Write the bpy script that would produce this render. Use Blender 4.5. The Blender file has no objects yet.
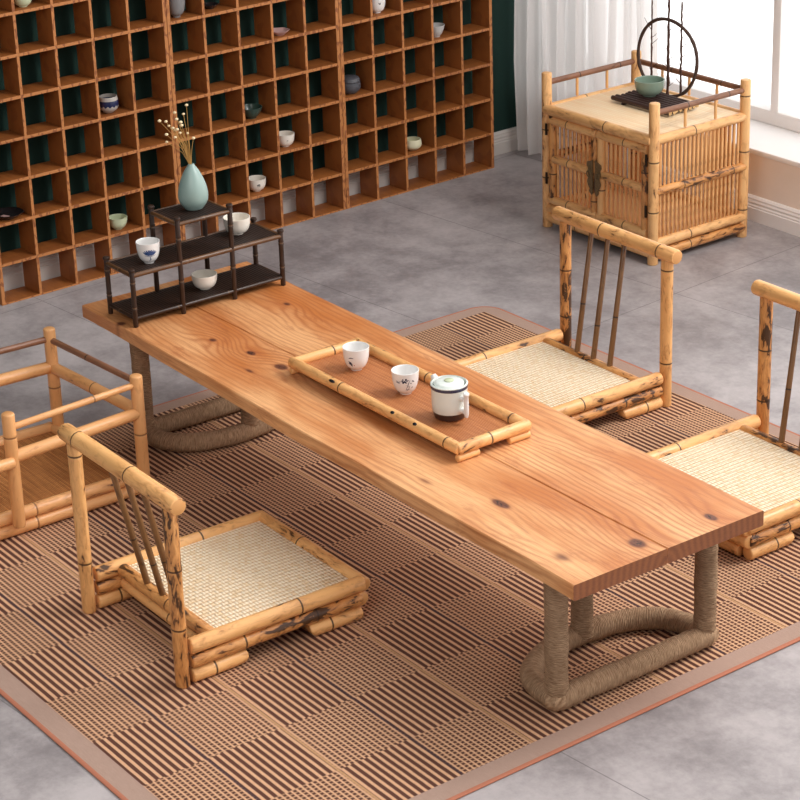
import bpy, bmesh, math, random
from mathutils import Vector, Matrix
random.seed(7)
PI = math.pi
scene = bpy.context.scene
COL = scene.collection

# ------------------------------------------------------------------ node DSL
class X:
    def __init__(s, nt, sock): s.nt, s.s = nt, sock
    def _m(s, op, b=None, c=None, rev=False):
        n = s.nt.nodes.new('ShaderNodeMath'); n.operation = op
        a = s
        if rev: a, b = b, s
        for i, v in enumerate((a, b, c)):
            if v is None: continue
            if isinstance(v, X): s.nt.links.new(v.s, n.inputs[i])
            else: n.inputs[i].default_value = float(v)
        return X(s.nt, n.outputs[0])
    def __add__(s, o): return s._m('ADD', o)
    def __radd__(s, o): return s._m('ADD', o)
    def __sub__(s, o): return s._m('SUBTRACT', o)
    def __rsub__(s, o): return s._m('SUBTRACT', o, rev=True)
    def __mul__(s, o): return s._m('MULTIPLY', o)
    def __rmul__(s, o): return s._m('MULTIPLY', o)
    def __truediv__(s, o): return s._m('DIVIDE', o)
    def floor(s): return s._m('FLOOR')
    def fract(s): return s._m('FRACT')
    def abs(s): return s._m('ABSOLUTE')
    def sin(s): return s._m('SINE')
    def exp(s): return s._m('EXPONENT')
    def pw(s, e): return s._m('POWER', e)
    def mod(s, e): return s._m('FLOORED_MODULO', e)
    def gt(s, e): return s._m('GREATER_THAN', e)
    def lt(s, e): return s._m('LESS_THAN', e)
    def mx(s, e): return s._m('MAXIMUM', e)
    def mn(s, e): return s._m('MINIMUM', e)
    def step(s, a, b):
        n = s.nt.nodes.new('ShaderNodeMapRange'); n.interpolation_type = 'SMOOTHSTEP'
        s.nt.links.new(s.s, n.inputs[0]); n.inputs[1].default_value = a; n.inputs[2].default_value = b
        return X(s.nt, n.outputs[0])

class Mat:
    def __init__(s, name, rough=0.5, spec=0.5):
        s.m = bpy.data.materials.new(name); s.m.use_nodes = True
        s.nt = s.m.node_tree; s.b = s.nt.nodes['Principled BSDF']
        s.b.inputs['Roughness'].default_value = rough
        s.b.inputs['Specular IOR Level'].default_value = spec
    def n(s, t): return s.nt.nodes.new(t)
    def uv(s):
        n = s.n('ShaderNodeTexCoord'); q = s.n('ShaderNodeSeparateXYZ'); s.nt.links.new(n.outputs['UV'], q.inputs[0])
        return X(s.nt, q.outputs[0]), X(s.nt, q.outputs[1])
    def obj(s):
        n = s.n('ShaderNodeTexCoord'); q = s.n('ShaderNodeSeparateXYZ'); s.nt.links.new(n.outputs['Object'], q.inputs[0])
        return [X(s.nt, q.outputs[i]) for i in range(3)]
    def pos(s):
        n = s.n('ShaderNodeNewGeometry'); q = s.n('ShaderNodeSeparateXYZ'); s.nt.links.new(n.outputs['Position'], q.inputs[0])
        return [X(s.nt, q.outputs[i]) for i in range(3)]
    def rnd(s):
        n = s.n('ShaderNodeObjectInfo'); return X(s.nt, n.outputs['Random'])
    def attr(s, name):
        n = s.n('ShaderNodeAttribute'); n.attribute_name = name; return X(s.nt, n.outputs['Fac'])
    def vec(s, x, y, z=0.0):
        n = s.n('ShaderNodeCombineXYZ')
        for i, v in enumerate((x, y, z)):
            if isinstance(v, X): s.nt.links.new(v.s, n.inputs[i])
            else: n.inputs[i].default_value = v
        return n.outputs[0]
    def noise(s, v, scale=1.0, detail=3.0, rough=0.5, dist=0.0):
        n = s.n('ShaderNodeTexNoise'); s.nt.links.new(v, n.inputs['Vector'])
        n.inputs['Scale'].default_value = scale; n.inputs['Detail'].default_value = detail
        n.inputs['Roughness'].default_value = rough; n.inputs['Distortion'].default_value = dist
        return X(s.nt, n.outputs['Fac'])
    def mix(s, f, a, b, mode='MIX'):
        n = s.n('ShaderNodeMix'); n.data_type = 'RGBA'; n.blend_type = mode
        for sk, v in ((n.inputs[0], f), (n.inputs[6], a), (n.inputs[7], b)):
            if isinstance(v, X): s.nt.links.new(v.s, sk)
            elif isinstance(v, bpy.types.NodeSocket): s.nt.links.new(v, sk)
            elif isinstance(v, (int, float)): sk.default_value = v
            else: sk.default_value = (*v, 1.0)
        return n.outputs[2]
    def color(s, c):
        if isinstance(c, bpy.types.NodeSocket): s.nt.links.new(c, s.b.inputs['Base Color'])
        else: s.b.inputs['Base Color'].default_value = (*c, 1.0)
        return s
    def bump(s, h, dist=0.001, strength=1.0):
        n = s.n('ShaderNodeBump'); n.inputs['Distance'].default_value = dist; n.inputs['Strength'].default_value = strength
        s.nt.links.new(h.s, n.inputs['Height']); s.nt.links.new(n.outputs[0], s.b.inputs['Normal']); return s

def srgb(r, g, b):
    f = lambda c: (c/255/12.92) if c/255 <= .04045 else ((c/255+.055)/1.055)**2.4
    return (f(r), f(g), f(b))

def bamboo_mat(name, light, dark, scorch_amt, node_dark=(.035, .015, .006), scorch=(.03, .012, .006), rough=.38):
    M = Mat(name, rough, .5)
    u, v = M.uv(); r = M.rnd()
    uu = u + r*37.0
    fib = M.noise(M.vec(uu*8, v*420, r*11), 1, 3, .6)
    big = M.noise(M.vec(uu*14, v*30, r*7+3), 1, 2, .5)
    c = M.mix((fib*.4 + big*.55 + .05), dark, light)
    sp = M.noise(M.vec(uu*26, v*75, r*5+9), 1, 4, .62, .6)
    zone = M.noise(M.vec(uu*9, v*14, r*3+20), 1, 1, .5)
    mask = (sp + zone*.55).step(1.02 - scorch_amt, 1.10 - scorch_amt)
    halo = (sp + zone*.55).step(.80 - scorch_amt, 1.08 - scorch_amt)
    c = M.mix(halo*.55, c, (dark[0]*.5, dark[1]*.38, dark[2]*.3))
    c = M.mix(mask*.9, c, scorch)
    c = M.mix(M.attr('nd').step(.25, .9)*.9, c, node_dark)
    M.color(c).bump(fib*.6 + big*.5, .0004, .25)
    return M.m

MT = {}
MT['bamboo'] = bamboo_mat('bamboo_golden', srgb(255, 204, 138), srgb(224, 152, 84), .10)
MT['bamboo_burnt'] = bamboo_mat('bamboo_scorched', srgb(248, 192, 122), srgb(200, 122, 58), .215)
MT['bamboo_plain'] = bamboo_mat('bamboo_plain', srgb(244, 188, 128), srgb(220, 150, 90), .0, (.25, .11, .04))
MT['bamboo_cab'] = bamboo_mat('bamboo_cabinet', srgb(255, 210, 148), srgb(226, 156, 90), .07)
MT['bamboo_brown'] = bamboo_mat('bamboo_brown', srgb(150, 108, 66), srgb(92, 58, 32), .04, (.03, .015, .01))
MT['bamboo_grey'] = bamboo_mat('bamboo_weathered', srgb(162, 112, 82), srgb(104, 68, 52), .05, (.03, .015, .01))
MT['bamboo_dark'] = bamboo_mat('bamboo_dark', srgb(66, 44, 32), srgb(34, 22, 17), .02, (.12, .07, .04), (.01, .006, .004), .35)
MT['bamboo_darkrail'] = bamboo_mat('bamboo_dark_rail', srgb(122, 82, 48), srgb(62, 40, 26), .05, (.16, .09, .05), (.012, .008, .006), .35)

def simple(name, c, rough=.5, spec=.5, nscale=60, namt=.12, bumpd=0.0, metal=0.0):
    M = Mat(name, rough, spec); x, y, z = M.obj()
    f = M.noise(M.vec(x, y, z), nscale, 4, .6)
    M.color(M.mix(f, tuple(k*(1-namt) for k in c), tuple(min(1, k*(1+namt)) for k in c)))
    M.b.inputs['Metallic'].default_value = metal
    if bumpd: M.bump(f, bumpd, .6)
    return M.m

# ---- table wood
KNOTS = [(1.396, .099, .020, .008, 1.0), (1.664, .185, .017, .013, .9), (1.622, .052, .022, .014, .5), (1.672, .351, .014, .008, .9),
         (.600, .147, .017, .011, 1.0), (.494, .140, .012, .007, 1.0), (.377, .117, .010, .007, .9), (.575, .085, .018, .007, .55),
         (1.233, .050, .022, .008, .5), (1.05, .10, .012, .006, .3), (.30, .36, .012, .007, .7), (.45, .30, .012, .006, .4),
         (1.40, .36, .010, .006, .3), (1.22, .33, .008, .005, .3), (.16, .012, .011, .010, .8), (.75, .35, .010, .006, .5)]
def wood_top(name, endgrain=False):
    M = Mat(name, .42, .4); x, y, z = M.obj()
    side = (y - .216).gt(0)
    w1 = M.noise(M.vec(x*1.5, y*5 + side*9, z*5), 1, 3, .55) - .5
    w2 = M.noise(M.vec(x*9, y*22 + side*5, z*22), 1, 3, .6) - .5
    if endgrain:
        d = ((y-.21)*(y-.21)*3.2 + (z+.05-.317)*(z+.05-.317))._m('SQRT')
        val = d*260 + w1*6
        ring = (val.sin()*.5 + .5)
        c = M.mix(ring*.35 + M.noise(M.vec(x, y*160, z*500), 1, 3)*.6, srgb(164, 100, 58), srgb(112, 62, 38))
        M.color(c); return M.m
    val = (y*1.0 + z*.8)*430 + w1*34 + w2*4
    dark = None
    for i, (kx, ky, a, b, s) in enumerate(KNOTS):
        dx = (x - kx)*(.82/a); dy = (y - ky)*(.82/b)
        d2 = dx*dx + dy*dy + w2*1.2
        far = (d2*-.045).exp(); near = (d2*-.9).exp()
        val = val + far*(17.0*s*(1 if i % 2 else -1))
        dk = near*s
        dark = dk if dark is None else dark.mx(dk)
    ring = (val*1.0).sin()*.5 + .5
    ring = ring.pw(2.2)
    fine = M.noise(M.vec(x*14, y*420, z*420), 1, 3, .65)
    blot = M.noise(M.vec(x*3, y*9, z*9), 1, 3, .5)
    base = M.mix(blot.step(.3, .7), srgb(196, 120, 62), srgb(238, 182, 128))
    zone = M.noise(M.vec(x*2.5, y*8, z*8 + 5), 1, 2, .5).step(.3, .62)
    c = M.mix(ring*(zone*.48 + .10), base, srgb(166, 92, 50))
    c = M.mix(fine.step(.42, .72)*.42, c, srgb(168, 96, 50))
    pat = M.noise(M.vec(x*7, y*26 + side*3, z*26), 1, 5, .7, 1.2)
    c = M.mix(pat.step(.52, .72)*.5, c, srgb(158, 84, 46))
    c = M.mix(x.step(.75, -.1)*.28, c, srgb(184, 102, 48))
    scr = M.noise(M.vec(x*4, y*46, z*46), 1, 5, .65, .8)
    c = M.mix(scr.step(.56, .74)*.45, c, srgb(150, 80, 38))
    c = M.mix(dark.step(.12, .5)*.45, c, srgb(150, 84, 50))
    c = M.mix(dark.step(.35, .66)*.85, c, srgb(92, 48, 36))
    crack = M.noise(M.vec(x*160, y*240, z*200), 1, 2)
    c = M.mix(dark.step(.55, .95)*crack.step(.52, .6), c, srgb(30, 16, 12))
    M.color(c).bump(fine*.5 - ring*.3, .0008, .35)
    return M.m
MT['table'] = wood_top('table_pine'); MT['table_end'] = wood_top('table_end_grain', True)

# ---- shelf wood
def shelf_wood():
    M = Mat('shelf_wood', .5, .35); x, y, z = M.obj(); r = M.rnd()
    g = M.noise(M.vec(x*60, y*9 + r*20, z*9), 1, 3, .6)
    blk = M.noise(M.vec(r*9, y*26, z*26), 1, 0)
    c = M.mix(g, srgb(128, 72, 34), srgb(182, 112, 56))
    fr = y.lt(.0014)
    c = M.mix(fr*.6, c, srgb(204, 138, 84))  # bright front edges; base wood darkened to imitate shade inside the cubbyholes
    blk2 = M.noise(M.vec(x*130 + r*9, 0., z*60), 1, 0)
    c = M.mix(fr*blk2.step(.58, .62)*.7, c, srgb(120, 64, 38))
    c = M.mix(blk.step(.60, .66)*.3, c, srgb(118, 62, 34))
    M.color(c).bump(g, .0005, .3); return M.m
MT['shelf'] = shelf_wood()

# ---- rope
def rope_mat():
    M = Mat('sisal_rope', .95, .1); u, v = M.uv()
    w = M.noise(M.vec(u*60, v*30), 1, 2) - .5
    t = ((u*1.0 + v*.12)*(2*PI/.0035) + w*5).sin()*.5 + .5
    f = M.noise(M.vec(u*400 + v*60, v*55), 1, 4, .75)
    b = M.noise(M.vec(u*22, v*30), 1, 2)
    c = M.mix(t*.2 + f*2.2 - .75, srgb(132, 100, 74), srgb(226, 190, 154))
    c = M.mix(b.step(.35, .7)*.35, c, srgb(150, 118, 90))
    M.color(c).bump(t*.45 + f*2.0, .0030, 1.0); return M.m
MT['rope'] = rope_mat()

# ---- woven seat (twill)
def weave_mat():
    M = Mat('woven_rush', .6, .3); x, y, z = M.obj()
    wob = M.noise(M.vec(x*14, y*14, z), 1, 2) - .5
    a = (x + wob*.006)/.0120; b = (y + wob*.004)/.0075
    i = a.floor(); j = b.floor()
    over = (i + j).mod(2.0).lt(.5)
    fx = (a.fract() - .5)*2; fy = (b.fract() - .5)*2
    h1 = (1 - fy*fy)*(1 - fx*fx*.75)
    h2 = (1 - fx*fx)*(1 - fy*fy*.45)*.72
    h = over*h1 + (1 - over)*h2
    n = M.noise(M.vec(x*60, y*420, z), 1, 3, .6)
    rc = M.noise(M.vec(i*.37, j*.91, z), 3, 0)
    bl = M.noise(M.vec(x*9, y*9, z), 1, 3)
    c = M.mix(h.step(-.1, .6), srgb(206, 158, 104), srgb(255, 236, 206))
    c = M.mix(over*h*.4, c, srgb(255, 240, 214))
    c = M.mix(rc.step(.5, .75)*.4, c, srgb(232, 192, 134))
    c = M.mix(bl.step(.52, .75)*.3, c, srgb(222, 168, 110))
    c = M.mix(n.step(.55, .8)*.25, c, srgb(200, 150, 92))
    M.color(c).bump(h + n*.2, .0030, 1.0); return M.m
MT['weave'] = weave_mat()

# ---- brown slat mats (tray bottom / armchair mat): thin strips running along local x
def slat_mat(name, c1, c2, pitch, gap, cross=0.0):
    M = Mat(name, .5, .3); x, y, z = M.obj()
    t = y/pitch; f = (t.fract() - .5).abs()*2; k = t.floor()
    tone = M.noise(M.vec(k*.73, x*6, 0.), 1, 2, .5)
    c = M.mix(tone.step(.3, .7), c1, c2)
    c = M.mix(f.step(.72, 1.0)*.75, c, gap)
    if cross:
        q = ((x/cross).fract() - .5).abs()*2
        c = M.mix(q.step(.93, 1.0)*.5, c, gap)
    M.color(c).bump((1-f*f), .0012, .7); return M.m
MT['tray_mat'] = slat_mat('tray_slats', srgb(172, 104, 62), srgb(196, 128, 80), .0042, srgb(112, 62, 36))
MT['seat_mat'] = slat_mat('seat_mesh', srgb(158, 98, 52), srgb(196, 132, 76), .0042, srgb(96, 54, 28), .03)
MT['stand_mat'] = slat_mat('stand_slats', srgb(36, 24, 20), srgb(48, 32, 25), .0072, srgb(14, 9, 8))
MT['cab_top'] = slat_mat('cabinet_top', srgb(252, 216, 172), srgb(255, 228, 190), .012, srgb(244, 204, 156))

# ---- rug
def rug_mat():
    M = Mat('rug_weave', .9, .1); x, y, z = M.obj()
    TX, TY = .1715, .155
    sx = x/TX; sy = y/TY
    par = (sx.floor() + sy.floor()).mod(2.0)          # 0 / 1 checkerboard
    fy = sy.fract()
    wob = M.noise(M.vec(x*30, y*30), 1, 2) - .5
    lp = TY/11.0
    lx = ((y + wob*.0012)/lp).fract()
    bead = (((x/.006).fract() - .5)*2).abs()
    lineX = (lx - .5).abs().lt(.22)
    stripe = lineX
    lx2 = ((y + wob*.0012)/(TY/15.0)).fract(); lineX2 = (lx2 - .5).abs().lt(.19)
    ly = ((x + wob*.001)/.0088).fract(); lineY = (ly - .5).abs().lt(.15)
    check = lineX2.mx(lineY*.75)
    pat = stripe*(1 - par) + check*par
    n = M.noise(M.vec(x*220, y*220), 1, 3, .6)
    tan = M.mix(n, srgb(186, 140, 108), srgb(228, 184, 146))
    brn = M.mix(n, srgb(76, 48, 40), srgb(108, 72, 60))
    c = M.mix(pat, brn, tan)
    edge = (fy - .5).abs().gt(.483)
    alt = ((sy + 1.5).floor()).mod(2.0)
    c = M.mix(edge*alt*.8, c, srgb(74, 56, 60))
    c = M.mix(edge*(1 - alt)*.8, c, srgb(196, 152, 112))
    M.color(c).bump(pat*.8 + n*.5 + bead*.3, .0016, .7); return M.m
MT['rug'] = rug_mat()
def band_mat():
    M = Mat('rug_band', .95, .1); x, y, z = M.obj()
    n = M.noise(M.vec(x*500, y*500, z*200), 1, 3, .7); n2 = M.noise(M.vec(x*40, y*700), 1, 2)
    M.color(M.mix(n*.6 + n2*.4, srgb(132, 104, 92), srgb(196, 168, 152))).bump(n, .001, .5); return M.m
MT['band'] = band_mat()
MT['piping'] = simple('rug_piping', srgb(176, 112, 88), .8, .2, 300, .15, .0006)

# ---- floor
def floor_mat():
    M = Mat('concrete_tile', .48, .4); x, y, z = M.obj()
    n1 = M.noise(M.vec(x*1.7, y*1.7), 1, 5, .6, .4); n2 = M.noise(M.vec(x*9, y*9, 4.), 1, 5, .65); n3 = M.noise(M.vec(x*60, y*60, 2.), 1, 3, .7)
    f = n1*.55 + n2*.35 + n3*.15
    c = M.mix(f.step(.38, .68), srgb(126, 119, 120), srgb(182, 174, 174))
    a = math.radians(6)
    gx = (x*math.cos(a) + y*math.sin(a)); gy = (y*math.cos(a) - x*math.sin(a))
    k1 = (((gy + .20)/.60).fract() - .5).abs().gt(.4978); k2 = (((gx - .98 + .6)/1.2).fract() - .5).abs().gt(.4988)
    c = M.mix(k1.mx(k2)*.55, c, srgb(84, 80, 82))
    M.color(c)
    rr = (n2*.25 + .34); M.nt.links.new(rr.s, M.b.inputs['Roughness'])
    return M.m
MT['floor'] = floor_mat()
MT['green'] = simple('green_wall', srgb(26, 50, 44), .85, .2, 30, .05)
MT['cream'] = simple('cream_wall', srgb(248, 232, 218), .8, .3, 30, .03)
MT['white'] = simple('white_paint', srgb(248, 244, 242), .5, .4, 30, .02)
MT['base_shaded'] = simple('shaded_white_paint', srgb(206, 200, 195), .5, .4, 30, .02)  # white baseboard paint, greyed to imitate the shade behind the shelf
MT['iron'] = simple('dark_iron', srgb(122, 100, 68), .5, .5, 240, .75, .001, .3)
MT['hinge'] = simple('hinge_metal', srgb(60, 48, 36), .5, .5, 200, .3, 0, .7)
MT['twig'] = simple('twig_bark', srgb(84, 58, 50), .8, .2, 300, .3, .001)
MT['vine'] = simple('vine_ring', srgb(78, 58, 50), .7, .3, 300, .3, .001)
MT['stick'] = simple('stick_dark', srgb(66, 46, 42), .5, .4, 200, .3, .0005)
MT['stickend'] = simple('stick_end', srgb(206, 170, 122), .7, .2, 200, .1)
MT['stalk'] = simple('dry_stalk', srgb(190, 150, 88), .8, .2, 200, .1)
MT['bud'] = simple('dry_bud', srgb(236, 216, 176), .8, .2, 200, .1)

def glaze(name, c, rough=.15, c2=None, zs=None, nz=.04):
    """glazed china; zs = [(z0, z1, colour)] bands in the local z"""
    M = Mat(name, rough, .5); x, y, z = M.obj()
    n = M.noise(M.vec(x*40, y*40, z*40), 1, 3)
    cc = M.mix(n, tuple(k*(1-nz) for k in c), tuple(min(1, k*(1+nz)) for k in c))
    for (a, b, col) in (zs or []):
        cc = M.mix(z.gt(a)*z.lt(b), cc, col)
    M.color(cc); return M.m
MT['china'] = glaze('white_china', srgb(240, 238, 236))
MT['pot_glaze'] = glaze('pot_glaze', srgb(226, 232, 226))
MT['china_warm'] = glaze('warm_white_china', srgb(238, 230, 218), .3)
MT['vase'] = glaze('celadon_vase', srgb(146, 170, 164), .35, nz=.06)
MT['celadon'] = glaze('celadon_glaze', srgb(136, 156, 140), .2, nz=.12)
MT['palegreen'] = glaze('pale_green_glaze', srgb(196, 204, 170), .25)
MT['cream_china'] = glaze('cream_glaze', srgb(222, 218, 186), .25)
MT['darkgreen'] = glaze('dark_green_glaze', srgb(52, 72, 64), .25, nz=.2)
MT['charcoal'] = glaze('charcoal_clay', srgb(78, 78, 84), .5, nz=.2)
MT['greyclay'] = glaze('grey_clay', srgb(128, 126, 126), .5, nz=.15)
MT['greywhite'] = glaze('grey_white_glaze', srgb(198, 198, 196), .3)
MT['blackglaze'] = glaze('black_glaze', srgb(38, 34, 36), .2, nz=.2)
MT['ink'] = glaze('blue_ink', srgb(52, 82, 132), .2)
MT['inkdark'] = glaze('dark_ink', srgb(58, 62, 86), .2)
MT['red'] = glaze('red_ink', srgb(176, 60, 50), .2)
MT['potbase'] = glaze('dark_brown_base', srgb(66, 44, 38), .3)
MT['pinkmark'] = glaze('pink_mark', srgb(196, 160, 156), .3)
MT['foot_clay'] = glaze('foot_clay', srgb(120, 72, 52), .6)
def blue_band_mat():
    M = Mat('blue_pattern_glaze', .25, .5); x, y, z = M.obj()
    ang = y._m('ARCTAN2', x)
    sc = (ang*14).sin()*.0022
    band = (z + sc).gt(.020)*z.lt(.036)
    c = M.mix(band, srgb(176, 168, 160), srgb(30, 40, 76)); M.color(c); return M.m
MT['bluepat'] = blue_band_mat()

def fabric_curtain():
    m = bpy.data.materials.new('sheer_curtain'); m.use_nodes = True; nt = m.node_tree; nt.nodes.clear()
    o = nt.nodes.new('ShaderNodeOutputMaterial'); d = nt.nodes.new('ShaderNodeBsdfDiffuse'); t = nt.nodes.new('ShaderNodeBsdfTranslucent')
    tr = nt.nodes.new('ShaderNodeBsdfTransparent'); a = nt.nodes.new('ShaderNodeMixShader'); b = nt.nodes.new('ShaderNodeMixShader')
    tc = nt.nodes.new('ShaderNodeTexCoord'); nz = nt.nodes.new('ShaderNodeTexNoise'); nz.inputs['Scale'].default_value = 400
    mp = nt.nodes.new('ShaderNodeMapRange'); mp.inputs[3].default_value = .12; mp.inputs[4].default_value = .2
    nt.links.new(tc.outputs['Object'], nz.inputs['Vector']); nt.links.new(nz.outputs['Fac'], mp.inputs[0])
    d.inputs[0].default_value = (.95, .93, .92, 1); t.inputs[0].default_value = (.97, .95, .94, 1)
    a.inputs[0].default_value = .6
    nt.links.new(d.outputs[0], a.inputs[1]); nt.links.new(t.outputs[0], a.inputs[2])
    nt.links.new(mp.outputs[0], b.inputs[0]); nt.links.new(a.outputs[0], b.inputs[1]); nt.links.new(tr.outputs[0], b.inputs[2])
    nt.links.new(b.outputs[0], o.inputs[0]); return m
MT['curtain'] = fabric_curtain()
def glass_mat():
    m = bpy.data.materials.new('window_glass'); m.use_nodes = True; nt = m.node_tree; nt.nodes.clear()
    o = nt.nodes.new('ShaderNodeOutputMaterial'); t = nt.nodes.new('ShaderNodeBsdfTransparent'); g = nt.nodes.new('ShaderNodeBsdfGlossy')
    g.inputs['Roughness'].default_value = .02; x = nt.nodes.new('ShaderNodeMixShader'); x.inputs[0].default_value = .05
    nt.links.new(t.outputs[0], x.inputs[1]); nt.links.new(g.outputs[0], x.inputs[2]); nt.links.new(x.outputs[0], o.inputs[0]); return m
MT['glass'] = glass_mat()

# ------------------------------------------------------------------ mesh helpers
def new_bm():
    bm = bmesh.new(); bm.loops.layers.uv.new('UVMap'); bm.verts.layers.float.new('nd'); return bm

def link(name, bm, mat, parent=None, smooth=True, angle=40):
    me = bpy.data.meshes.new(name); bmesh.ops.recalc_face_normals(bm, faces=bm.faces[:]); bm.to_mesh(me); bm.free()
    mats = mat if isinstance(mat, (list, tuple)) else [mat]
    for k in mats: me.materials.append(MT[k])
    if smooth:
        me.polygons.foreach_set('use_smooth', [True]*len(me.polygons))
        me.set_sharp_from_angle(angle=math.radians(angle))
    o = bpy.data.objects.new(name, me); COL.objects.link(o)
    if parent: o.parent = parent
    return o

def empty(name, loc, rz=0.0):
    o = bpy.data.objects.new(name, None); o.empty_display_size = .05; COL.objects.link(o)
    o.location = loc; o.rotation_euler = (0, 0, rz); return o
def tag(o, label=None, cat=None, group=None, kind=None):
    if label: o['label'] = label
    if cat: o['category'] = cat
    if group: o['group'] = group
    if kind: o['kind'] = kind
    return o

def box(bm, lo, hi, bev=0.0, mi=0):
    lo, hi = Vector(lo), Vector(hi); b = min(bev, *(.49*(hi[i]-lo[i]) for i in range(3)))
    r = bmesh.ops.create_cube(bm, size=1.0, matrix=Matrix.Translation((lo+hi)/2) @ Matrix.Diagonal((*(hi-lo), 1)))
    fs = set(f for v in r['verts'] for f in v.link_faces)
    if b > 0:
        es = list(set(e for v in r['verts'] for e in v.link_edges))
        rr = bmesh.ops.bevel(bm, geom=es, offset=b, segments=2, affect='EDGES', profile=.5)
        fs = set(rr['faces']) | set(f for f in fs if f.is_valid)
    for f in fs:
        if f.is_valid: f.material_index = mi

def tube(bm, pts, rad, seg=12, nd=None, cap=True, closed=False, flat=None, mi=0):
    """swept tube; rad scalar or list; uv = (arc length, around)"""
    pts = [Vector(p) for p in pts]; n = len(pts)
    rad = rad if isinstance(rad, (list, tuple)) else [rad]*n
    nd = nd or [0.0]*n
    uvl = bm.loops.layers.uv.active; ndl = bm.verts.layers.float['nd']
    T = []
    for i in range(n):
        a = pts[(i-1) % n] if (closed or i > 0) else pts[0]; b = pts[(i+1) % n] if (closed or i < n-1) else pts[-1]
        T.append((b-a).normalized() if (b-a).length > 1e-9 else Vector((0, 0, 1)))
    up = Vector((0, 0, 1)) if abs(T[0].z) < .9 else Vector((0, 1, 0))
    N = (up - T[0]*up.dot(T[0])).normalized(); rings = []; L = [0.0]
    for i in range(1, n): L.append(L[-1] + (pts[i]-pts[i-1]).length)
    for i in range(n):
        N = (N - T[i]*N.dot(T[i])).normalized(); B = T[i].cross(N); ring = []
        for k in range(seg):
            a = 2*PI*k/seg
            d = N*math.cos(a)*(flat or 1.0) + B*math.sin(a)
            v = bm.verts.new(pts[i] + d*rad[i]); v[ndl] = nd[i]; ring.append(v)
        rings.append(ring)
    rm = max(rad)
    m = n if closed else n-1
    for i in range(m):
        j = (i+1) % n; Lj = L[j] if j else L[-1] + (pts[0]-pts[-1]).length
        for k in range(seg):
            k2 = (k+1) % seg
            f = bm.faces.new((rings[i][k], rings[i][k2], rings[j][k2], rings[j][k])); f.material_index = mi
            for lp, (uu, kk) in zip(f.loops, ((L[i], k), (L[i], k+1), (Lj, k+1), (Lj, k))):
                lp[uvl].uv = (uu, 2*PI*rm*kk/seg)
    if cap and not closed:
        for i in (0, n-1):
            f = bm.faces.new(rings[i]); f.material_index = mi
            for lp, k in zip(f.loops, range(seg)):
                lp[uvl].uv = (L[i], 2*PI*rm*.5)

def bamboo(bm, p0, p1, r, nodes=(), seg=14, r1=None, bulge=1.045, flat=None, round_=.25, mi=0):
    p0, p1 = Vector(p0), Vector(p1); Ln = (p1-p0).length; r1 = r1 or r
    e = min(r*round_, Ln*.05)
    st = [(0, .82, 0), (e*.3, .94, 0), (e, 1, 0)]
    for t in nodes:
        c = t*Ln
        st += [(c-.007, 1, 0), (c-.0028, bulge, 0), (c-.0012, 1.0, .95), (c+.0012, 1.0, 1.0), (c+.0028, bulge, .0), (c+.007, 1, 0)]
    st += [(Ln-e, 1, 0), (Ln-e*.3, .94, 0), (Ln, .82, 0)]
    # sag between, slight waviness
    pts, rs, nd = [], [], []
    for (d, k, q) in st:
        t = d/Ln; pts.append(p0.lerp(p1, t)); rs.append((r + (r1-r)*t)*k); nd.append(q)
    tube(bm, pts, rs, seg, nd, flat=flat, mi=mi)

def lathe(bm, prof, seg=32, c=(0, 0, 0), mi=0, matfun=None):
    ndl = bm.verts.layers.float['nd']; uvl = bm.loops.layers.uv.active
    rings = []
    for (r, z) in prof:
        if r < 1e-6: rings.append([bm.verts.new((c[0], c[1], c[2]+z))])
        else: rings.append([bm.verts.new((c[0]+r*math.cos(2*PI*k/seg), c[1]+r*math.sin(2*PI*k/seg), c[2]+z)) for k in range(seg)])
    for i in range(len(prof)-1):
        a, b = rings[i], rings[i+1]
        for k in range(seg):
            k2 = (k+1) % seg
            if len(a) == 1 and len(b) == 1: continue
            if len(a) == 1: vs = (a[0], b[k], b[k2])
            elif len(b) == 1: vs = (a[k], a[k2], b[0])
            else: vs = (a[k], a[k2], b[k2], b[k])
            f = bm.faces.new(vs); f.material_index = matfun(i) if matfun else mi

def smooth_prof(pts, n=5):
    """Catmull-Rom through profile points"""
    out = []
    P = [Vector((a, b, 0)) for a, b in pts]
    for i in range(len(P)-1):
        p0 = P[max(i-1, 0)]; p1 = P[i]; p2 = P[i+1]; p3 = P[min(i+2, len(P)-1)]
        for k in range(n):
            t = k/n
            q = .5*((2*p1) + (p2-p0)*t + (2*p0-5*p1+4*p2-p3)*t*t + (3*p1-p0-3*p2+p3)*t*t*t)
            out.append((max(q.x, 0), q.y))
    out.append(pts[-1]); return out

def copy_tree(o, parent=None):
    c = o.copy(); COL.objects.link(c); c.parent = parent
    for ch in [k for k in bpy.data.objects if k.parent == o]: copy_tree(ch, c)
    return c

# ------------------------------------------------------------------ camera (from the photo's geometry)
def make_camera():
    az, pi_, ro = (math.radians(v) for v in (145.750594, 21.467319, 2.361468))
    fwd = Vector((math.cos(az)*math.cos(pi_), math.sin(az)*math.cos(pi_), -math.sin(pi_)))
    right = Vector((math.sin(az), -math.cos(az), 0)); down = fwd.cross(right)
    r2 = right*math.cos(ro) + down*math.sin(ro); d2 = down*math.cos(ro) - right*math.sin(ro)
    cd = bpy.data.cameras.new('camera'); cam = bpy.data.objects.new('camera', cd); COL.objects.link(cam)
    m = Matrix((r2, -d2, -fwd)).transposed().to_4x4(); m.translation = Vector((4.162863, -2.082707, 2.060719))
    cam.matrix_world = m; cd.sensor_width = 36; cd.lens = 2172.43977/800*36
    cd.shift_x = (400-356.613)/800; cd.shift_y = (322.809-400)/800; cd.clip_start = .05; cd.clip_end = 60
    scene.camera = cam
make_camera()

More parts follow.
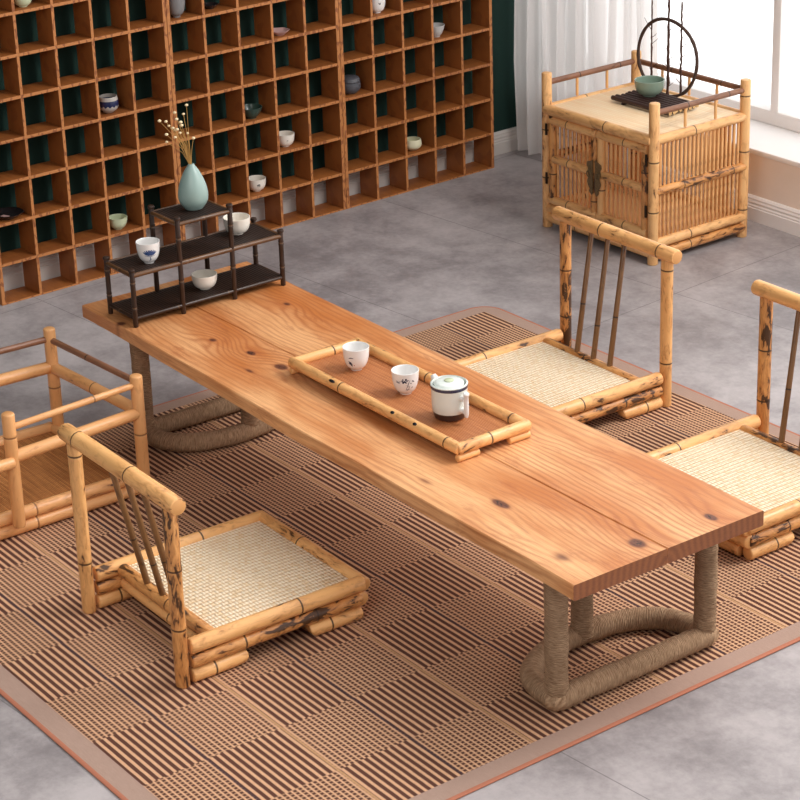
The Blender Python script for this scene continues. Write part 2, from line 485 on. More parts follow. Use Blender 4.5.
# ------------------------------------------------------------------ setting
bm = new_bm(); box(bm, (-1.3, -3.2, -.04), (5.2, 2.45, 0)); tag(link('floor', bm, 'floor', smooth=False), kind='structure')
# back wall (green) slightly turned like the shelf
BW = math.radians(92.6)
wb = empty('wall_back', (-1.091, 2.2, 0)); tag(wb, kind='structure')
wb.rotation_euler = (0, 0, BW)
bm = new_bm(); box(bm, (-5.0, 0, 0), (.25, .08, 2.4)); link('wall_face', bm, 'green', wb, smooth=False)
def baseboard(bm, x0, x1, h=.078, s=-1):
    prof = [(0, 0), (.014, 0), (.014, h*.52), (.012, h*.56), (.0125, h*.62), (.010, h*.68), (.011, h*.76), (.0085, h*.84), (.009, h*.9), (.005, h*.97), (0, h)]
    A = [bm.verts.new((x0, s*d, z)) for d, z in prof]; B = [bm.verts.new((x1, s*d, z)) for d, z in prof]
    for i in range(len(prof)-1): bm.faces.new((A[i], A[i+1], B[i+1], B[i]))
    bm.faces.new(A); bm.faces.new(B[::-1])
bb = empty('baseboard_back', (-1.091, 2.2, 0), BW); tag(bb, kind='structure')
bm = new_bm(); baseboard(bm, -5.0, .02, .073, -1); o = link('baseboard_moulding', bm, 'base_shaded', bb, angle=20)
# window wall on the right (+Y)
bm = new_bm(); box(bm, (-1.15, 2.21, 0), (5.2, 2.45, .205)); tag(link('wall_right', bm, 'cream', smooth=False), kind='structure')
bm = new_bm(); baseboard(bm, -1.15, 5.2, .073, -1); o = link('baseboard_right', bm, 'white', angle=20); o.location = (0, 2.21, 0); tag(o, kind='structure')
bm = new_bm(); box(bm, (-1.15, 2.195, .2), (5.2, 2.47, .216), .004); tag(link('trim_1', bm, 'white', smooth=True), kind='structure')
w = empty('window_1', (0, 2.40, .216)); tag(w, kind='structure')
bm = new_bm()
box(bm, (-1.15, 0, 0), (5.2, .05, .043), .004); box(bm, (-1.15, 0, 1.75), (5.2, .05, 1.81), .004)
for mx_ in (-1.02, -.205, .62, 1.45, 2.28, 3.1): box(bm, (mx_-.016, 0, .035), (mx_+.016, .05, 1.76), .004)
link('window_frame', bm, 'white', w)
bm = new_bm()
xs = (-1.02, -.205, .62, 1.45, 2.28, 3.1, 5.2)
for a, b in zip(xs[:-1], xs[1:]): box(bm, (a+.012, .022, .04), (b-.012, .026, 1.755))
link('pane', bm, 'glass', w, smooth=False)
bm = new_bm(); box(bm, (-1.15, 2.21, 2.02), (5.2, 2.45, 2.4)); tag(link('trim_2', bm, 'cream', smooth=False), kind='structure')

# curtain
def curtain():
    bm = new_bm(); n = 240; W_ = .66; zs = [0, .035, .04, .3, .6, 1.0, 1.5, 1.95]
    rows = []
    for zi, z in enumerate(zs):
        row = []
        for i in range(n+1):
            t = i/n; x = W_*t
            amp = .022*(1 - .25*z/1.95)
            y = amp*math.sin(2*PI*(t*9.5 + .25*math.sin(t*7))) + .010*math.sin(2*PI*t*23 + 1) + .006*math.sin(9*z + t*20)
            zz = z + (.004*math.sin(t*40) if zi == 0 else 0) + .012
            row.append(bm.verts.new((x, y + (0.002 if zi in (0, 1) else 0), zz)))
        rows.append(row)
    for a, b in zip(rows[:-1], rows[1:]):
        for i in range(n): bm.faces.new((a[i], a[i+1], b[i+1], b[i]))
    o = link('sheer_curtain', bm, 'curtain', None, True, 180); return o
c = curtain(); c.location = (-1.077, 2.128, 0)
tag(c, 'long white sheer curtain hanging in soft folds beside the dark green wall', 'curtain')
bm = new_bm()
tube(bm, [(.0, 0, 0), (.66, 0, 0)], .010, 12)
rod = link('curtain_rod', bm, 'white'); rod.location = (-1.062, 2.128, 1.975)
tag(rod, 'white curtain rod above the sheer curtain', 'curtain rod')

# ------------------------------------------------------------------ cube shelf units
CELL, CH, GAP, DEP, TH = .114, .11153, .01462, .086, .0085
SY = math.radians(92.585711); S0 = Vector((-.89428, .217402, 0)); SU = Vector((math.cos(SY), math.sin(SY), 0)); SN = Vector((-math.sin(SY), math.cos(SY), 0))
def shelf_unit(u, label):
    # local: x along the front (to image right), y = depth (back), z up
    root = empty('cube_shelf', S0 + SU*(u*(5*CELL+GAP)), SY)
    tag(root, label, 'shelf', 'tall cubbyhole shelf units along the green wall')
    NR = 10; H = NR*CH; W_ = 5*CELL; e = GAP/2 - .0006
    for s in (0, 1):
        bm = new_bm()
        x0 = (-e, TH*.5) if s == 0 else (W_-TH*.5, W_+e)
        box(bm, (x0[0], 0, 0), (x0[1], DEP, H+TH*.5), .0008); link('side_panel', bm, 'shelf', root, True, 20)
    for k in range(NR+1):
        bm = new_bm(); z = k*CH
        z0 = z-TH/2 if k else -.0; z1 = z+TH/2
        box(bm, (TH*.5+.0002, .0006, z0), (W_-TH*.5-.0002, DEP-.0006, z1), .0007)
        link('bottom_board' if k == 0 else ('top_board' if k == NR else 'shelf_board'), bm, 'shelf', root, True, 20)
    for k in range(1, 5):
        bm = new_bm(); x = k*CELL
        for r in range(NR):
            box(bm, (x-TH/2, .0012, r*CH+TH/2), (x+TH/2, DEP-.0012, (r+1)*CH-TH/2), .0007)
        link('divider', bm, 'shelf', root, True, 20)
    return root
shelf_unit(0, 'wooden cubbyhole shelf unit at the left, behind the dark tiered stand')
shelf_unit(1, 'middle wooden cubbyhole shelf unit of the row, holding a dark green bowl')
shelf_unit(2, 'wooden cubbyhole shelf unit at the right end of the row, next to the curtain')
def cell_pos(u, k, r, fx=.5, dy=.036):
    p = S0 + SU*(u*(5*CELL+GAP) + (k+fx)*CELL) + SN*dy; return Vector((p.x, p.y, r*CH + TH/2 + .0003))

# ------------------------------------------------------------------ china
def bowl_prof(R, H, foot=.45, fh=.08, t=.06, shape='round'):
    f = R*foot; h0 = H*fh
    if shape == 'round': o = [(f, h0), (R*.70, H*.17), (R*.92, H*.48), (R, H)]
    elif shape == 'flare': o = [(f, h0), (R*.64, H*.25), (R*.86, H*.62), (R, H)]
    elif shape == 'cup': o = [(f, h0), (R*.74, H*.22), (R*.93, H*.55), (R, H)]
    elif shape == 'tub': o = [(f*1.3, h0), (R*.92, H*.3), (R, H*.62), (R*.9, H)]
    op = smooth_prof(o, 6); T = R*t
    inner = [(max(a-T, 0.0008), b if i else b) for i, (a, b) in enumerate(op)][::-1]
    inner = [(a, b) for a, b in inner if b > h0+T]
    return [(0, h0*.5), (f*.82, h0*.5), (f*.86, 0), (f, 0)] + op + [(R-T*.5 if shape != 'tub' else R*.9-T*.5, H+T*.25)] + inner + [(0, h0+T)]
def vessel(name, mat, R, H, loc, label, cat='bowl', shape='round', foot=.45, group=None, rz=0, wob=0, t=.06, fh=.08):
    bm = new_bm(); lathe(bm, bowl_prof(R, H, foot, fh, t, shape), 36)
    if wob:
        for v in bm.verts:
            a = math.atan2(v.co.y, v.co.x); k = 1 + wob*math.cos(a*6)*min(1, v.co.z/H); v.co.x *= k; v.co.y *= k
    o = link(name, bm, mat, None, True, 60); o.location = loc; o.rotation_euler = (0, 0, rz)
    return tag(o, label, cat, group)
def on_surface(R, H, shape, foot, z, ang, off=.0004, fh=.08):
    """point on a vessel's outer wall at height z, direction ang"""
    pr = [q for q in bowl_prof(R, H, foot, fh, .06, shape)[4:4+19]]
    for (a, b), (c_, d) in zip(pr[:-1], pr[1:]):
        if b <= z <= d: r = a + (c_-a)*(z-b)/(d-b+1e-9); break
    else: r = R
    return Vector(((r+off)*math.cos(ang), (r+off)*math.sin(ang), z))
CAMDIR = math.radians(-33)      # roughly where the viewer stands, seen from the table
def strokes(parent, name, mat, R, H, shape, foot, items, centre, w=.0011):
    """painted marks as thin raised ribbons on the wall; items = list of polylines in (arc mm, z mm)"""
    bm = new_bm()
    for pl in items:
        pts = []
        ww = w
        if isinstance(pl, tuple): ww, pl = pl
        for (sx, sz) in pl:
            pts.append((sx, sz))
        # subdivide
        P = []
        for (a, b), (c_, d) in zip(pts[:-1], pts[1:]):
            for k in range(4): P.append((a+(c_-a)*k/4, b+(d-b)*k/4))
        P.append(pts[-1]); n = len(P); ls, rs = [], []
        for i, (a, b) in enumerate(P):
            q = P[min(i+1, n-1)]; p = P[max(i-1, 0)]; dx, dz = q[0]-p[0], q[1]-p[1]; l = math.hypot(dx, dz) or 1
            k = ww*1000*.5*(math.sin(PI*(i+.6)/(n+.2))*.8+.2); nx, nz = -dz/l*k, dx/l*k
            for lst, s in ((ls, 1), (rs, -1)):
                X_, Z_ = a+s*nx, b+s*nz
                lst.append(bm.verts.new(on_surface(R, H, shape, foot, Z_/1000, centre + X_/1000/R)))
        for i in range(n-1): bm.faces.new((ls[i], ls[i+1], rs[i+1], rs[i]))
    return link(name, bm, mat, parent, False)

G = 'tea bowls in the cubbyhole shelf'
vessel('tea_bowl', 'palegreen', .026, .034, cell_pos(0, 1, 7, .42), 'pale green bowl in the top left cubbyhole, cut by the photo\'s edge', group=G)
b = vessel('tea_bowl', 'bluepat', .028, .046, cell_pos(0, 3, 4, .45), 'dark blue and grey patterned bowl in a cubbyhole', group=G, shape='tub')
vessel('tea_bowl', 'palegreen', .027, .034, cell_pos(0, 3, 1, .44), 'pale green lobed bowl in the cubbyhole left of the dark tiered stand', group=G, wob=.03)
pl = vessel('dark_plate', 'blackglaze', .044, .014, cell_pos(0, 0, 2, .5, .04), 'black glazed plate in a cubbyhole at the far left', 'plate', 'flare', .5, G, wob=.03)
bm = new_bm(); bmesh.ops.create_grid(bm, x_segments=1, y_segments=1, size=.010); o = link('plate_mark', bm, 'pinkmark', pl, False); o.location = (.006, -.010, .0068); o.scale = (1.2, .7, 1); o.rotation_euler = (0, 0, .4)
vessel('tea_cup', 'greyclay', .026, .056, cell_pos(1, 0, 6, .42), 'tall grey clay cup in a high cubbyhole, cut by the photo\'s top', 'cup', 'cup', .4, G)
vessel('small_dish', 'blackglaze', .024, .012, cell_pos(1, 1, 6, .5, .055), 'small dark dish in a high cubbyhole right of the grey cup', 'dish', 'flare', .5, G)
d = vessel('small_dish', 'pinkmark', .029, .013, cell_pos(1, 3, 5, .42), 'pale pink and grey scalloped dish in a cubbyhole', 'dish', 'flare', .5, G, wob=.05)
vessel('tea_bowl', 'darkgreen', .034, .032, cell_pos(1, 2, 3, .42), 'dark green flared bowl in a cubbyhole', group=G, shape='flare')
def marked_bowl(u, k, r, fx, label, R=.0285, H=.038, mat='china_warm', marks=None, w=.0016, cat='bowl', name='tea_bowl'):
    o = vessel(name, mat, R, H, cell_pos(u, k, r, fx, .042), label, cat, 'round', .42, G)
    if marks: strokes(o, 'painted_mark', 'blackglaze', R, H, 'round', .42, marks, CAMDIR+.25, w)
    return o
marked_bowl(1, 3, 2, .46, 'warm white bowl with one tiny dark dash in a cubbyhole above another white bowl', marks=[(.0018, [(-2, 22), (3, 23)])])
marked_bowl(1, 2, 1, .50, 'white bowl with a small dark animal mark, one row above the floor', marks=[(.0035, [(-3, 24), (4, 25)]), (.0016, [(-2, 24), (-3, 18)]), (.0016, [(1, 24), (1, 18)]), (.0016, [(4, 25), (4, 18)]), (.0024, [(-4, 25), (-4, 22)])])
marked_bowl(2, 1, 5, .45, 'white jar with a black mark in a cubbyhole at the photo\'s top edge', .027, .046, 'china', [(.002, [(-2, 34), (1, 28)]), (.003, [(3, 34), (3, 28)]), (.002, [(-1, 30), (4, 31)])])
vessel('tea_bowl', 'greywhite', .0275, .036, cell_pos(2, 3, 4, .36), 'pale grey bowl in the upper right of the shelf', group=G, shape='flare')
vessel('tea_bowl', 'cream_china', .0285, .034, cell_pos(2, 2, 1, .45), 'cream bowl in the lower right of the shelf', group=G, shape='tub')
lp = empty('lidded_pot', cell_pos(2, 0, 3, .47, .042)); tag(lp, 'round charcoal clay pot with lid in a cubbyhole', 'pot', G)
bm = new_bm(); lathe(bm, smooth_prof([(0, 0), (.018, 0), (.030, .012), (.0325, .024), (.031, .034)], 5)+[(0, .034)], 32); link('pot_body', bm, 'charcoal', lp)
bm = new_bm(); lathe(bm, [(0, .035), (.0305, .035)]+smooth_prof([(.0315, .037), (.027, .047), (.014, .052), (0, .053)], 5), 32); link('lid', bm, 'charcoal', lp)

# ------------------------------------------------------------------ rug
RY = math.radians(.944393); RX0, RX1, RY0, RY1 = -.0332, 1.7029, -.7124, 1.2070
rug = empty('patterned_rug', (0, 0, 0), RY); tag(rug, 'large brown and tan checked woven rug with a taupe band, under the low table', 'rug')
def rounded_rect(x0, x1, y0, y1, r, n=8):
    pts = []
    for (cx, cy, a0) in ((x1-r, y1-r, 0), (x0+r, y1-r, 90), (x0+r, y0+r, 180), (x1-r, y0+r, 270)):
        for k in range(n+1):
            a = math.radians(a0 + 90*k/n); pts.append((cx+r*math.cos(a), cy+r*math.sin(a)))
    return pts
def ring_prism(bm, outer, inner, z0, z1):
    n = len(outer)
    vo0 = [bm.verts.new((*p, z0)) for p in outer]; vo1 = [bm.verts.new((*p, z1)) for p in outer]
    vi1 = [bm.verts.new((*p, z1)) for p in inner]; vi0 = [bm.verts.new((*p, z0)) for p in inner]
    for i in range(n):
        j = (i+1) % n
        bm.faces.new((vo0[i], vo0[j], vo1[j], vo1[i])); bm.faces.new((vo1[i], vo1[j], vi1[j], vi1[i])); bm.faces.new((vi1[i], vi1[j], vi0[j], vi0[i]))
RT = .0045
bm = new_bm()
for p in ((RX0+.047, RY0+.047), ): pass
vs = [bm.verts.new((x, y, z)) for z in (.0004, RT) for x, y in ((RX0+.047, RY0+.047), (RX1-.047, RY0+.047), (RX1-.047, RY1-.047), (RX0+.047, RY1-.047))]
bm.faces.new(vs[4:]); bm.faces.new(vs[:4][::-1])
for i in range(4): bm.faces.new((vs[i], vs[(i+1) % 4], vs[4+(i+1) % 4], vs[4+i]))
bmesh.ops.translate(bm, verts=bm.verts, vec=(-.0, 0, 0))
o = link('woven_field', bm, 'rug', rug, False)
# pattern phase: shift object origin
o.location = (-.032+.171*.0, .083, 0)
for v in o.data.vertices: v.co.x += .032; v.co.y -= .083
bm = new_bm()
out = rounded_rect(RX0+.007, RX1-.007, RY0+.007, RY1-.007, .055)
ins = []
for (x, y) in out:
    ins.append((min(max(x, RX0+.047), RX1-.047), min(max(y, RY0+.047), RY1-.047)))
ring_prism(bm, out, ins, .0004, RT-.0002); link('border_band', bm, 'band', rug, False)
bm = new_bm()
tube(bm, [(x, y, .0023) for x, y in rounded_rect(RX0+.0045, RX1-.0045, RY0+.0045, RY1-.0045, .058)], .0060, 10, closed=True, flat=.38)
link('edge_piping', bm, 'piping', rug)
ZR = RT   # rug top

# ------------------------------------------------------------------ table
L_, W_, H_, T_ = 1.7114, .4437, .31705, .0302
tb = empty('low_table', (L_/2, W_/2, ZR)); tag(tb, 'long low wooden table of knotty pine on rope-wrapped legs', 'table')
off = Vector((-L_/2, -W_/2, -ZR))
def top_board():
    bm = new_bm(); ndl = bm.verts.layers.float['nd']
    nx = 60
    def slab(y0f, y1f, seed):
        rnd = random.Random(seed); rows = []
        b = .0022
        for i in range(nx+1):
            x = L_*i/nx; y0 = y0f(x); y1 = y1f(x)
            sec = [(y0, H_-T_+b), (y0, H_-b), (y0+b, H_), (y1-b, H_), (y1, H_-b), (y1, H_-T_+b), (y1-b, H_-T_), (y0+b, H_-T_)]
            rows.append([bm.verts.new((x, y, z)) for y, z in sec])
        for a, c_ in zip(rows[:-1], rows[1:]):
            for k in range(8): bm.faces.new((a[k], a[(k+1) % 8], c_[(k+1) % 8], c_[k]))
        f = bm.faces.new(rows[0]); f.material_index = 1; f = bm.faces.new(rows[-1][::-1]); f.material_index = 1
    seam = lambda x: .189 + .006*math.sin(x*2.2) + .026*(x/L_)
    ed = lambda x: .0016*math.sin(x*5.1)+.0010*math.sin(x*13)
    slab(lambda x: 0 + ed(x), lambda x: seam(x)-.0003, 1)
    slab(lambda x: seam(x)+.0003, lambda x: W_ + ed(x+3), 2)
    return bm
o = link('tabletop', top_board(), ['table', 'table_end'], tb, True, 30); o.location = off
RL = .0215
def rope_tube(bm, pts, r, closed=False, seed=1):
    rnd = random.Random(seed); P = []
    pts = [Vector(p) for p in pts]; n = len(pts); m = n if closed else n-1
    for i in range(m):
        a, b = pts[i], pts[(i+1) % n]; k = max(1, int((b-a).length/.0045))
        for j in range(k): P.append(a.lerp(b, j/k))
    if not closed: P.append(pts[-1])
    rs = [r*(1+rnd.uniform(-.035, .035)+.02*math.sin(i*.31)) for i in range(len(P))]
    tube(bm, P, rs, 18, closed=closed, cap=not closed)
def foot(bx, s, tag_apex, ylo, yhi):
    # D-shaped loop: straight bar at bx from ylo to yhi, arc bulging by s
    z = ZR + RL + .0018; pts = []; ym = (ylo+yhi)/2; hw = (yhi-ylo)/2; dep = abs(s); sg = 1 if s > 0 else -1
    for k in range(9): pts.append((bx, ylo + (yhi-ylo)*k/8, z))
    n = 28
    for k in range(1, n):
        a = PI*k/n; yy = ym + hw*math.cos(a)*(1.0); xx = bx + sg*dep*(math.sin(a)**.62)
        pts.append((xx, yy, z))
    bm = new_bm(); rope_tube(bm, pts, RL, True, 3 if s > 0 else 5); q = link('rope_foot', bm, 'rope', tb, True, 60); q.location = off
    for (lx, ly) in ((bx+sg*.004, ylo+.004), (bx+sg*.004, yhi-.004), tag_apex):
        bm = new_bm(); rope_tube(bm, [(lx, ly, z), (lx, ly, z+.06), (lx, ly, H_-T_-.012), (lx, ly, H_-T_-.0005)], RL*.98, False, int(lx*100+ly*50))
        q = link('leg', bm, 'rope', tb, True, 60); q.location = off
foot(1.604, -.150, (1.460, .235), .052, .416)
foot(.122, .155, (.272, .262), .066, .404)

# ------------------------------------------------------------------ chairs
def make_chair(burnt=True):
    root = empty('floor_chair', (0, 0, ZR)); R = random.Random(3)
    hw = .178; r = .0155
    for s in (-1, 1):
        bm = new_bm(); bamboo(bm, (s*hw, 0, 0), (s*hw, 0, .362), r, (.30 if s < 0 else .33, .66 if s > 0 else .93), flat=.85)
        link('back_post', bm, 'bamboo_burnt' if s > 0 else 'bamboo', root)
    bm = new_bm(); bamboo(bm, (-.211, 0, .3745), (.211, 0, .3745), .0172, (.13, .60), round_=.2); link('top_rail', bm, 'bamboo', root)
    # side stacks
    yb, yf = .0185, .404; rr = .0147
    ox = hw + .000
    for s in (-1, 1):
        x = s*(ox)
        for i, (z, y0, y1, m, nd_) in enumerate(((rr*5.0+.0005, yb, yf, 'bamboo', (.62,)), (rr*3, yb, yf-.006, 'bamboo_burnt', (.30, .72)))):
            bm = new_bm(); bamboo(bm, (x, y0, z), (x, y1, z), rr*(1.06 if i == 0 else 1), nd_); link('side_rail', bm, m, root)
        for (y0, y1) in ((yb, yb+.118), (yf-.128, yf-.008)):
            bm = new_bm(); bamboo(bm, (x, y0, rr), (x, y1, rr), rr, (.4,))
            # slanted inner end
            for v in bm.verts:
                if y0 == yb and v.co.y > y1-.02: v.co.y -= (rr*1 - v.co.z)*.9 if v.co.z < rr else 0
                if y0 != yb and v.co.y < y0+.02: v.co.y += (rr*1 - v.co.z)*.9 if v.co.z < rr else 0
            link('skid', bm, 'bamboo', root)
    ysb = .074
    for (y, zz, m) in ((yf, rr*5, 'bamboo'), (yf-.006, rr*3, 'bamboo'), (ysb, rr*5-.002, 'bamboo_burnt'), (ysb+.004, rr*3-.002, 'bamboo')):
        bm = new_bm(); e = rr*.6 if y > .3 else -rr*.9
        bamboo(bm, (-ox-e*1.0, y, zz), (ox+e*1.0, y, zz), rr*(1.02 if y > .3 else .95), (.42,) if y > .3 else (.55,)); link('front_rail' if y > .3 else 'rear_rail', bm, m, root)
    for s in (-1, 1):
        bm = new_bm(); bamboo(bm, (s*(ox-.018), yf-.010, rr), (s*(ox-.105), yf-.010, rr), rr*.97, ()); link('skid', bm, 'bamboo', root)
    # spindles
    for k in range(3):
        xb = -.068 + k*.058; xt = -.034 + k*.058
        bm = new_bm(); bamboo(bm, (xb, ysb+.002, rr*5), (xt, 0, .362), .0068, (.42 if k != 1 else .3,), 10, .0058); link('spindle', bm, 'bamboo_brown', root)
    # woven seat
    bm = new_bm(); n = 24; y0, y1 = ysb+.006, yf-.010; x1 = ox-.008; grid = []
    for i in range(n+1):
        row = []
        for j in range(n+1):
            u, v = i/n, j/n
            z = .0775 + .0045*math.sin(PI*u)*math.sin(PI*v)
            row.append(bm.verts.new((-x1+2*x1*u, y0+(y1-y0)*v, z)))
        grid.append(row)
    for i in range(n):
        for j in range(n): bm.faces.new((grid[i][j], grid[i+1][j], grid[i+1][j+1], grid[i][j+1]))
    link('woven_seat', bm, 'weave', root, True, 180)
    bm = new_bm(); box(bm, (-x1, y0, .060), (x1, y1, .0745)); link('seat_board', bm, 'bamboo_plain', root, False)
    return root
GC = 'legless bamboo floor chairs around the table'
ch = make_chair(); ch.location = (.9345, -.422, ZR)
tag(ch, 'legless bamboo chair with woven seat, in front of the table\'s near side', 'chair', GC)
c2 = copy_tree(ch); c2.location = (.562, 1.106, ZR); c2.rotation_euler = (0, 0, PI)
tag(c2, 'legless bamboo chair with woven seat behind the table, facing the tea tray', 'chair', GC)
c3 = copy_tree(ch); c3.location = (1.231, 1.106, ZR); c3.rotation_euler = (0, 0, PI)
tag(c3, 'legless bamboo chair at the right edge, beyond the table\'s right end', 'chair', GC)

# armchair frame at the left
ac = empty('bamboo_armchair', (.19, -.28, ZR)); tag(ac, 'pale bamboo armchair frame with brown slatted seat mat, at the left edge', 'chair')
ao = Vector((-.19, .28, -ZR))
def ap(name, m, *args, **kw):
    bm = new_bm(); bamboo(bm, *args, **kw); q = link(name, bm, m, ac); q.location = ao; return q
A_ = (.022, -.098); B_ = (.363, -.070); C_ = (.393, -.3865); D_ = (.010, -.42)
for (p, tp) in ((A_, .293), (B_, .281), (C_, .293), (D_, .302)):
    ap('post', 'bamboo_plain', (*p, .036), (*p, tp), .0150, (.45,) if p != C_ else (.8,), flat=.9)
def rail(p, q, z, r, m='bamboo_plain', nodes=(.5,), e=.0): 
    P = Vector((*p, z)); Q = Vector((*q, z)); d = (Q-P).normalized(); ap('rail', m, P + d*e, Q - d*e, r, nodes)
rail(A_, B_, .266, .0072, 'bamboo_grey', (.45,)); rail(A_, B_, .198, .0135, 'bamboo_plain', (.5,))
rail(B_, C_, .260, .0072, 'bamboo_plain', (.35,)); rail(B_, C_, .194, .0135, 'bamboo_plain', (.6,), -.010)
rail(A_, D_, .268, .0072, 'bamboo_grey', (.5,)); rail(A_, D_, .200, .0140, 'bamboo_plain', (.6,))
ap('rail', 'bamboo_plain', (.405, -.39, .188), (.41, -.70, .188), .0125, (.5,))
ap('rail', 'bamboo_plain', (-.01, -.42, .188), (-.012, -.70, .188), .0125, (.5,))
for p in ((.41, -.70), (-.012, -.70)): ap('post', 'bamboo_plain', (*p, .036), (*p, .30), .0142, (.6,))
rail((-.012, -.70), (.41, -.70), .25, .0115, 'bamboo_plain', (.5,), -.01)
for zc in (ZR+.0160, ZR+.0450):
    ap('seat_rail', 'bamboo_plain', (.364, -.082, zc), (.372, -.72, zc), .0145, (.4, .8))
    ap('seat_rail', 'bamboo_plain', (.014, -.112, zc), (-.004, -.72, zc), .0140, (.5,))
    ap('seat_rail', 'bamboo_plain', (.000, -.112, zc), (.378, -.082, zc), .0115, (.5,))
    ap('seat_rail', 'bamboo_plain', (-.012, -.715, zc), (.385, -.715, zc), .0115, (.5,))
bm = new_bm()
v = [bm.verts.new(p) for p in ((.02, -.112, .047), (.362, -.09, .047), (.37, -.71, .047), (.0, -.71, .047))]
v2 = [bm.verts.new((p.co.x, p.co.y, .040)) for p in v]
bm.faces.new(v); bm.faces.new(v2[::-1])
for i in range(4): bm.faces.new((v[i], v[(i+1) % 4], v2[(i+1) % 4], v2[i]))
q = link('seat_mat', bm, 'seat_mat', ac, False); q.location = ao

# ------------------------------------------------------------------ tea tray
tr = empty('tea_tray', (.9265, .2305, H_), math.radians(.5)); tag(tr, 'long bamboo tea tray with a brown slatted base, in the middle of the table', 'tray')
tl, tw, rr = .277, .0815, .0118
def tp(name, *a, **k):
    bm = new_bm(); bamboo(bm, *a, **k); return link(name, bm, 'bamboo', tr)
zt = .0255
tp('frame_rail', (-tl-.006, -tw, zt), (tl+.006, -tw, zt), rr, (.32, .93)); tp('frame_rail', (-tl-.006, tw, zt), (tl+.006, tw, zt), rr, (.45, .92))
tp('frame_rail', (-tl, -tw, zt), (-tl, tw, zt), rr*.95, (.6,)); tp('frame_rail', (tl, -tw-.006, zt), (tl, tw+.006, zt), rr, (.45,))
for t_ in (.27, .64, .77):
    bm = new_bm(); bmesh.ops.create_icosphere(bm, subdivisions=2, radius=1.0)
    sc_ = (.0105 if t_ < .3 else .0062, .0036, .0012); rot = Matrix.Rotation(math.radians(38), 3, 'X')
    for v in bm.verts: v.co = rot @ Vector((v.co.x*sc_[0], v.co.y*sc_[1], v.co.z*sc_[2])) + Vector((-tl+2*tl*t_, -tw-math.sin(math.radians(38))*rr*.97, zt+math.cos(math.radians(38))*rr*.97))
    link('branch_scar', bm, 'blackglaze', tr)
for sx in (-1, 1):
    for sy in (-1, 1):
        bm = new_bm(); bamboo(bm, (sx*(tl+.002), sy*(tw+.006), .0075), (sx*(tl+.002), sy*(tw-.045), .0075), .0075, (), flat=1)
        link('tray_foot', bm, 'bamboo', tr)
bm = new_bm(); box(bm, (-tl+.004, -tw+.003, .015), (tl-.004, tw-.003, .0205)); link('slat_base', bm, 'tray_mat', tr, False)
zf = H_ + .0206
def cup_on(x, y, label, marks, red=None, R=.0278, H=.0495, z=zf):
    sc = lambda L: [(w_*1.15, [(a*1.25, b_*1.3+4) for a, b_ in q]) for w_, q in L]
    marks = sc(marks); red = sc(red) if red else None
    o = vessel('tea_cup', 'china', R, H, (x, y, z), label, 'cup', 'cup', .42, None, fh=.03)
    strokes(o, 'painted_mark', 'inkdark', R, H, 'cup', .42, marks, CAMDIR-.1, .0014)
    if red: strokes(o, 'red_mark', 'red', R, H, 'cup', .42, red, CAMDIR-.1, .0016)
    return o
random.seed(11)
sc1 = [(.0016, [(-12, 22), (-8, 23), (-3, 22.5)]), (.0028, [(-12, 14), (-8, 10), (-6, 8)]), (.002, [(-13, 17), (-9, 13)]), (.0022, [(-10, 16), (-6, 11)]), (.0014, [(-14, 12), (-9, 12)])]
cup_on(.752, .235, 'white tea cup with a few ink strokes, left on the tea tray', sc1, [(.0014, [(-3, 11), (-2, 9)])])
sc2 = []
for k in range(26):
    a = random.uniform(-4, 15); b_ = random.uniform(8, 27) if a > 2 else random.uniform(22, 27); sc2.append((random.uniform(.0012, .0028), [(a, b_), (a+random.uniform(-3, 3), b_+random.uniform(-3, 3))]))
sc2 += [(.001, [(2, 8), (5, 16), (9, 26)]), (.001, [(-16, 24), (-10, 22), (-6, 24)]), (.001, [(-16, 22), (-8, 20)])]
cup_on(.917, .239, 'white tea cup with blue leafy twigs, in the middle of the tea tray', sc2)
# gongfu pot with side handle
tpot = empty('teapot', (1.069, .234, zf), CAMDIR); tpot.scale = (1.13, 1.13, 1.12); tag(tpot, 'small white teapot with dark base and lid, standing on the tea tray', 'teapot')
bm = new_bm()
lathe(bm, [(0, 0), (.019, 0), (.021, .002), (.0265, .003), (.0275, .006), (.0285, .013), (.030, .0155), (.0310, .03), (.0312, .050), (.0318, .060), (.0325, .065), (.0300, .0665), (.0275, .060), (.0275, .03), (0, .02)], 40,
      matfun=lambda i: 1 if 3 <= i <= 5 else 0)
# rim scallop toward the spout
link('pot_body', bm, ['pot_glaze', 'potbase'], tpot, True, 50)
bm = new_bm(); lathe(bm, [(0, .0605), (.0250, .0615), (.0262, .0640), (.0250, .0665), (.020, .0680), (.008, .0690), (0, .0692)], 40); link('lid', bm, 'pot_glaze', tpot, True, 50)
bm = new_bm(); lathe(bm, [(0, .0692), (.008, .0690), (.0085, .0700), (.006, .0712), (0, .0715)], 20); link('lid_knob', bm, 'palegreen', tpot)
bm = new_bm(); lathe(bm, [(.0322, .0580), (.0324, .060), (.0326, .0635), (.0322, .0635)], 40); link('rim_shade', bm, 'inkdark', tpot)  # dark band painted in for the shade under the lid
bm = new_bm()   # upright handle on two lugs, towards the image's right
ha = math.radians(38); hd = Vector((math.cos(ha), math.sin(ha), 0)); 
for z in (.045, .022): tube(bm, [hd*.029+Vector((0, 0, z)), hd*.036+Vector((0, 0, z)), hd*.041+Vector((0, 0, z+.001))], [.0055, .0048, .0058], 10)
tube(bm, [hd*.0425+Vector((0, 0, z)) for z in (.013, .018, .03, .042, .052, .054, .057, .0585)], [.0035, .0052, .0056, .0052, .0052, .0068, .0072, .0055], 12, flat=.8)
link('handle', bm, 'china', tpot)
bm = new_bm(); sd = -hd
